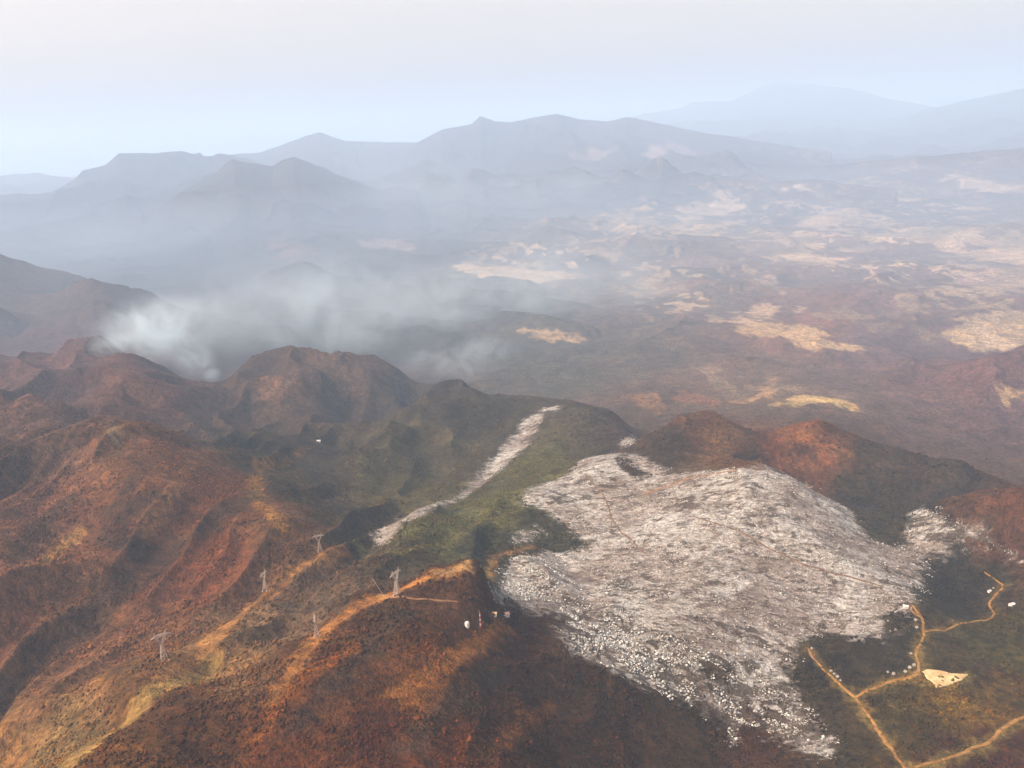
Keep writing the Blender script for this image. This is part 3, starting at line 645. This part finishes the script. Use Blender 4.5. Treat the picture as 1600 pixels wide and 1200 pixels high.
# ------------------------------------------------------------------ small built things
def boxes(L):
    V = []; Fc = []
    for (c, s) in L:
        k = len(V)
        for dz in (0, 1):
            for dx, dy in ((-1,-1),(1,-1),(1,1),(-1,1)): V.append((c[0]+dx*s[0]/2, c[1]+dy*s[1]/2, c[2]+dz*s[2]))
        Fc += [(k,k+3,k+2,k+1),(k+4,k+5,k+6,k+7)]+[(k+a, k+(a+1)%4, k+4+(a+1)%4, k+4+a) for a in range(4)]
    return V, Fc
def bars(L, w=.4, n=4):
    V = []; Fc = []
    for p, q in L:
        p, q = Vector(p), Vector(q); d = (q-p).normalized()
        a = d.orthogonal().normalized(); b = d.cross(a); k = len(V)
        for e in (p, q):
            for i in range(n):
                t = math.pi*2*i/n; V.append(tuple(e+(a*math.cos(t)+b*math.sin(t))*w/2*1.3))
        Fc += [(k+i, k+(i+1) % n, k+n+(i+1) % n, k+n+i) for i in range(n)]
        Fc += [tuple(range(k, k+n))[::-1], tuple(range(k+n, k+2*n))]
    return V, Fc
def empty(name, loc, rz, label, cat, group=None):
    o = bpy.data.objects.new(name, None); SC.collection.objects.link(o); o.location = loc; o.rotation_euler = (0, 0, rz)
    return tag(o, label, cat, group)
M_steel = simple('galvanised_steel', (.36,.31,.25), (.28,.24,.20), .5, .6)
M_glass = simple('brown_porcelain', (.2,.12,.08), (.26,.16,.1), .5, .3)
M_conc = simple('concrete', (.5,.48,.44), (.42,.4,.36), .5)
def make_pylon():
    t = empty('electricity_pylon', (0,0,0), 0, 'x', 'pylon', 'lattice pylons along the ridges')
    H = 34.; b = 3.6; wst = .9; zw = 19.
    c = [(-1,-1),(1,-1),(1,1),(-1,1)]
    for x, y in c:
        V, Q = bars([((x*b, y*b, -1.5), (x*wst, y*wst, zw))], .42); mesh_obj('leg', V, Q, M_steel, t)
        V, Q = boxes([((x*b, y*b, -1.2), (1.3, 1.3, 1.8))]); mesh_obj('footing', V, Q, M_conc, t)
    L = []; zs = [0, 5.5, 10, 13.5, 16.5, zw]
    for k in range(len(zs)-1):
        for i in range(4):
            def pt(i, z): f = b+(wst-b)*z/zw; return (c[i % 4][0]*f, c[i % 4][1]*f, z)
            L += [(pt(i, zs[k]), pt(i+1, zs[k+1])), (pt(i+1, zs[k]), pt(i, zs[k+1])), (pt(i, zs[k+1]), pt(i+1, zs[k+1]))]
    V, Q = bars(L, .26); mesh_obj('bracing', V, Q, M_steel, t)
    for sx in (-1, 1):
        L = []
        for y in (-wst, wst):
            L += [((sx*wst, y, zw), (sx*5.6, y*.8, 28)), ((-sx*wst*.2, y, zw+1), (sx*4.2, y*.8, 28)), ((sx*2, y, zw+2), (sx*2.9, y*.9, 24)), ((sx*3.6, y, 24.2), (sx*2.8, y*.9, 27))]
        V, Q = bars(L, .45); mesh_obj('fork_arm', V, Q, M_steel, t)
    L = []
    for y in (-.8, .8):
        L += [((-10.5, y*.3, 28.2), (10.5, y*.3, 28.2)), ((-10.5, y*.3, 28.2), (-5, y, 30.4)), ((-5, y, 30.4), (5, y, 30.4)), ((5, y, 30.4), (10.5, y*.3, 28.2))]
        for k in range(-5, 5): L.append(((k*1.4, y, 28.2), (k*1.4+1.4 if k % 2 else k*1.4+.7, y, 30.3)))
    for sx in (-1, 1): L += [((sx*5, 0, 30.4), (sx*5.6, 0, H)), ((sx*7, 0, 29.6), (sx*5.6, 0, H))]
    V, Q = bars(L, .42); mesh_obj('crossarm', V, Q, M_steel, t)
    for x in (-9.8, 0, 9.8):
        V, Q = bars([((x, 0, 28.2), (x, 0, 25.4))], .35, 6); mesh_obj('insulator', V, Q, M_glass, t)
    return t
def copy_tree(o, parent=None):
    c = o.copy(); SC.collection.objects.link(c); c.parent = parent
    for ch in [q for q in o.children]: copy_tree(ch, c)
    return c
PY = [(257,1031,1.12,35,'lattice pylon alone on the pale ridge nearest the lower left corner'),
      (415,922,1.0,75,'lattice pylon on the upper ridge with its crossarm tilted to the right'),
      (500,861,.95,20,'farthest lattice pylon, above the orange cleared strip'),
      (495,996,.92,100,'short lattice pylon on the lower orange cleared strip'),
      (621,930,1.12,60,'lattice pylon beside the small bright bare patch')]
proto = make_pylon()
for k, (u, v, s, rz, lab) in enumerate(PY):
    o = proto if k == 0 else copy_tree(proto)
    o.location = hit3(u, v); o.scale = (s, s, s); o.rotation_euler = (0, 0, RAD(rz)); o['label'] = lab
# leaning pole
x, y, z = hit3(601, 932)
V, Q = bars([((0, 0, -1), (-14, 4, 24))], .42, 6); p_ = empty('pole', (x, y, z), 0, 'thin leaning grey pole rising from the bright bare patch', 'pole')
mesh_obj('shaft', V, Q, M_steel, p_); V, Q = bars([((-14, 4, 24), (-15.2, 4.3, 26))], .3, 6); mesh_obj('tip', V, Q, M_conc, p_)
# red and white mast
M_red = simple('red_paint', (.45,.05,.04), (.36,.05,.04), .5, .5); M_wh = simple('white_paint', (.6,.58,.54), (.52,.5,.46), .5, .5)
x, y, z = hit3(751, 981); t = empty('antenna_mast', (x, y, z), RAD(20), 'slim red and white banded mast on the red-brown slope', 'antenna mast')
for k in range(7):
    z0, z1 = k*3.4, (k+1)*3.4; r0, r1 = 1.05-.07*k, 1.05-.07*(k+1); L = []
    for i in range(3):
        a0, a1 = i*2.094, (i+1)*2.094
        p = lambda a, r, q: (r*math.cos(a), r*math.sin(a), q)
        L += [(p(a0, r0, z0), p(a0, r1, z1)), (p(a0, r0, z0), p(a1, r1, z1)), (p(a1, r0, z0), p(a0, r1, z1))]
    V, Q = bars(L, .42); mesh_obj('mast_section', V, Q, M_wh if k % 2 else M_red, t)
V, Q = bars([((0,0,23.8),(0,0,27))], .2); mesh_obj('whip_antenna', V, Q, M_steel, t)
# white domed tank
def lathe(prof, n=20):
    V = [(r*math.cos(6.2832*i/n), r*math.sin(6.2832*i/n), z) for r, z in prof for i in range(n)]
    Q = [(k*n+i, k*n+(i+1) % n, (k+1)*n+(i+1) % n, (k+1)*n+i) for k in range(len(prof)-1) for i in range(n)]
    return V, Q
x, y, z = hit3(730, 979); t = empty('water_tank', (x, y, z), 0, 'small white round tank left of the red and white mast', 'water tank')
V, Q = lathe([(3,-1),(3,5.2),(2.8,6),(2,6.8),(1,7.2),(.01,7.3)]); mesh_obj('tank_body', V, Q, M_wh, t, smooth=True)
V, Q = bars([((3.3,0,0),(3.3,0,6.2)),((3.3,.7,0),(3.3,.7,6.2))]+[((3.3,0,k),(3.3,.7,k)) for k in range(1, 6)], .15); mesh_obj('ladder', V, Q, M_steel, t)
V, Q = bars([((-2,0,6),(-3.2,0,12))], .25); mesh_obj('pipe', V, Q, M_steel, t)
# houses
M_wall = simple('whitewashed_wall', (.72,.69,.62), (.6,.56,.5), .6); M_open = simple('dark_opening', (.05,.045,.04), (.08,.07,.06), .6)
M_rw = simple('white_roof_sheet', (.5,.5,.48), (.42,.42,.4), .4, .6); M_rp = simple('pinkish_tile', (.72,.42,.32), (.6,.34,.26), .8); M_ry = simple('straw_roof', (.6,.48,.26), (.5,.38,.2), .8)
def house(u, v, rz, L, W, H, roof, label):
    x, y, z = hit3(u, v); t = empty('house', (x, y, z), RAD(rz), label, 'house')
    V, Q = boxes([((0,0,-1.5),(L,W,H+1.5))]); wl = mesh_obj('wall', V, Q, M_wall, t)
    e = .5; hl, hw = L/2+e, W/2+e; zt = H; rd = H+W*.28
    V = [(-hl,-hw,zt),(hl,-hw,zt),(hl,hw,zt),(-hl,hw,zt),(-hl,0,rd),(hl,0,rd)]; V += [(a, b, c-.18) for a, b, c in V]
    Q = [(0,1,5,4),(2,3,4,5),(7,6,10,11),(9,8,11,10),(0,4,10,6),(4,3,9,10),(1,7,11,5),(5,11,8,2),(0,6,7,1),(3,2,8,9)]
    mesh_obj('roof', V, Q, roof, t)
    V, Q = boxes([((0,-W/2-.03,0),(1.1,.12,2.1))]); mesh_obj('door', V, Q, M_open, t)
    for dx in (-L*.3, L*.3):
        V, Q = boxes([((dx,-W/2-.03,1.1),(1.1,.12,1.0))]); mesh_obj('window', V, Q, M_open, t)
house(1581,946,20,9,6,3,M_rw,'white roofed house right of the winding dirt road near the right edge')
house(1415,949,-25,8,5,3,M_rw,'small white building at the upper end of the dirt road loop')
house(789,962,10,13,7,3.5,M_rp,'small house with pinkish roof right of the banded mast')
house(772,961,-10,7,6,3,M_ry,'small straw-coloured shed between the mast and the pink-roofed house')
house(498,690,0,9,7,3,M_rw,'tiny white house alone on the dark slope above the green valley')
house(1546,925,30,6,4,2.6,M_rw,'tiny white hut beside the bend of the narrow dirt road')
# pale crowned trees along the roads
M_bark = simple('grey_bark', (.3,.27,.23), (.2,.17,.14), .8); M_crown = simple('pale_blossom_crown', (.5,.5,.44), (.36,.36,.31), .5)
def make_tree(g):
    t = empty('pale_tree', (0,0,0), 0, 'x', 'tree', 'white crowned trees along the dirt roads')
    V, Q = bars([((0,0,-1),(0,0,2.6)),((0,0,2.4),(1.3,.4,4.4)),((0,0,2.4),(-1.1,.8,4.6)),((0,0,2.2),(.1,-1.2,4.3))], .35, 5); mesh_obj('trunk', V, Q, M_bark, t)
    n = 260; d = g.normal(size=(n, 3)); d /= np.linalg.norm(d, axis=1)[:, None]; rr = g.uniform(.45, 1, n)[:, None]**.5
    C_ = d*rr*np.array([2.9,2.3,1.7])*(1+.25*np.sin(d[:, :1]*5+1))+np.array([0,0,4.9])
    T = C_[:, None]+g.normal(0, .42, (n, 3, 3)); mesh_obj('crown', T.reshape(-1, 3), np.arange(n*3).reshape(-1, 3), M_crown, t)
    return t
g = np.random.default_rng(3); tp = make_tree(g)
TR = [(1268,1016,'white crowned tree at the orange end of the dirt road'),(1298,1052,'first white crowned tree of the row down the straight road'),(1303,1056,'second white crowned tree of the row down the straight road'),(1308,1061,'third white crowned tree of the row down the straight road'),(1313,1066,'lowest white crowned tree of the row down the straight road'),
      (1387,1053,'left one of the two white crowned trees above the road to the clearing'),(1396,1057,'right one of the two white crowned trees above the road to the clearing'),(1414,1053,'leftmost white crowned tree of the clump by the road fork'),(1421,1047,'middle white crowned tree of the clump by the road fork'),(1428,1043,'rightmost white crowned tree of the clump by the road fork'),
      (1423,1024,'white crowned tree left of the road bend above the fork'),(1432,984,'lower of the white crowned trees left of the road below the loop'),(1430,972,'upper of the white crowned trees left of the road below the loop'),(1552,921,'white crowned tree just above the tiny white hut')]
for k, (u, v, lab) in enumerate(TR):
    o = tp if k == 0 else copy_tree(tp); o.location = hit3(u, v); s = float(g.uniform(.6, 1.0)); o.scale = (s, s, s); o.rotation_euler = (0, 0, float(g.uniform(0, 6))); o['label'] = lab

# ------------------------------------------------------------------ smoke
def at_range(u, v, r):
    th, ta = pol(u, v); return np.array([r*math.sin(th), r*math.cos(th), HC+r*ta])
def smoke(puffs, label, nscale, col=(.66,.83,.89), lo=.40, hi=.70, soft=.12):
    """puffs: (u, v, range, half width px, half height px, depth m, density)"""
    C_ = []; 
    for (u, v, r, a, b, dp, dn) in puffs:
        k = r/F*1.02; C_.append((at_range(u, v, r), np.array([a*k, dp, b*k]), dn))
    mn = np.min([c-s for c, s, _ in C_], 0); mx = np.max([c+s for c, s, _ in C_], 0); mx[2] = min(mx[2], zhi-20); ctr = (mn+mx)/2; hf = (mx-mn)/2
    s_ = N('smoke_air'); tc = s_.n('ShaderNodeTexCoord').outputs['Object']
    # billowy distortion of the puff outlines
    nz = s_.n('ShaderNodeTexNoise'); nz.inputs['Scale'].default_value = nscale*.6; nz.inputs['Detail'].default_value = 3; s_.l(tc, nz.inputs['Vector'])
    dsp = s_.n('ShaderNodeVectorMath', operation='MULTIPLY_ADD'); s_.l(nz.outputs['Color'], dsp.inputs[0]); A = .5/nscale; dsp.inputs[1].default_value = (A, A, A*.6)
    off = s_.n('ShaderNodeVectorMath', operation='SUBTRACT'); s_.l(tc, off.inputs[0]); off.inputs[1].default_value = (A/2, A/2, A*.3); s_.l(off.outputs[0], dsp.inputs[2])
    tot = None
    for c, s, dn in C_:
        d = s_.n('ShaderNodeVectorMath', operation='SUBTRACT'); s_.l(dsp.outputs[0], d.inputs[0]); d.inputs[1].default_value = tuple(float(q) for q in c-ctr)
        m = s_.n('ShaderNodeVectorMath', operation='MULTIPLY'); s_.l(d.outputs[0], m.inputs[0]); m.inputs[1].default_value = tuple(float(q) for q in 1/s)
        L = s_.n('ShaderNodeVectorMath', operation='LENGTH'); s_.l(m.outputs[0], L.inputs[0])
        f = s_.mr(L.outputs['Value'], soft, 1., dn, 0.)
        tot = f if tot is None else s_.math('ADD', tot, f)
    n2 = s_.mr(s_.noise(tc, nscale, 5, .68, 1.1), lo, hi, .05, 1.7)
    den = s_.math('MULTIPLY', tot, n2)
    v = s_.n('ShaderNodeVolumePrincipled'); v.inputs['Color'].default_value = (*col, 1); s_.l(den, v.inputs['Density']); s_.l(v.outputs[0], s_.out.inputs['Volume'])
    V, Q = boxes([((0, 0, -hf[2]), (2*hf[0], 2*hf[1], 2*hf[2]))])
    try: s_.m.cycles.volume_step_rate = .35
    except Exception as e: print(e)
    tag(mesh_obj('smoke', V, Q, s_.m, loc=tuple(float(q) for q in ctr)), label, kind='stuff')
smoke([(330,585,2960,18,12,60,1.4e-2),(306,566,2980,40,30,90,9e-3),(268,540,3000,72,44,120,6.5e-3),(215,520,3050,90,44,150,4.5e-3),(165,540,3080,60,22,110,6e-3),(250,495,3120,100,40,200,2e-3),(270,500,3150,110,50,240,1.6e-3)],
      'dense whitish smoke rising from the burning ridge', 1/120, lo=.34, hi=.68)
smoke([(400,500,4000,280,75,500,4.8e-4),(560,480,4300,300,85,600,5.4e-4),(720,490,4600,300,95,600,6e-4),(870,450,5000,260,100,600,5e-4),(450,440,4400,240,70,500,3.5e-4)],
      'thin smoke drifting across the valley behind the ridges', 1/300, lo=.36, hi=.72, soft=.3)
smoke([(725,575,3300,70,26,130,3e-3),(765,548,3400,70,34,150,2.2e-3),(680,560,3400,80,34,150,1.5e-3),(560,530,3500,100,36,200,1e-3)],
      'low wisps of smoke over the valley floor behind the dark hill', 1/150)
smoke([(780,300,9500,240,60,1200,2.4e-4),(640,270,12500,180,60,1500,1.4e-4),(250,360,8500,300,50,1000,1.2e-4)],
      'faint bluish smoke lying in front of the far mountains', 1/1600)
# extra haze layer added over the plain to thicken its smoky air
for r0_, r1_, top_, dn_, lab_ in ((2500., 9500., 620., 5.6e-5, 'extra pale haze layer added low over the smoky plain'),):
    m = bpy.data.materials.new('extra_haze_air'); m.use_nodes = True; t = m.node_tree; t.nodes.clear()
    o = t.nodes.new('ShaderNodeOutputMaterial'); v = t.nodes.new('ShaderNodeVolumePrincipled')
    v.inputs['Color'].default_value = (.54, .765, 1.0, 1); v.inputs['Density'].default_value = dn_; t.links.new(v.outputs[0], o.inputs['Volume'])
    V = []; A_ = np.linspace(-1.0, 1.0, 40)
    for rr in (r0_, r1_):
        for zz in (zlo+.5+r0_*1e-4, top_):
            for a in A_: V.append((rr*math.sin(a), rr*math.cos(a), zz))
    n = len(A_); Q = []
    for i in range(n-1):
        Q += [(i, i+1, n+i+1, n+i), (2*n+i, 3*n+i, 3*n+i+1, 2*n+i+1), (n+i, n+i+1, 3*n+i+1, 3*n+i), (i, 2*n+i, 2*n+i+1, i+1)]
    Q += [(0, n, 3*n, 2*n), (n-1, 3*n-1, 4*n-1, 2*n-1)]
    tag(mesh_obj('smoke', V, Q, m), lab_, kind='stuff')
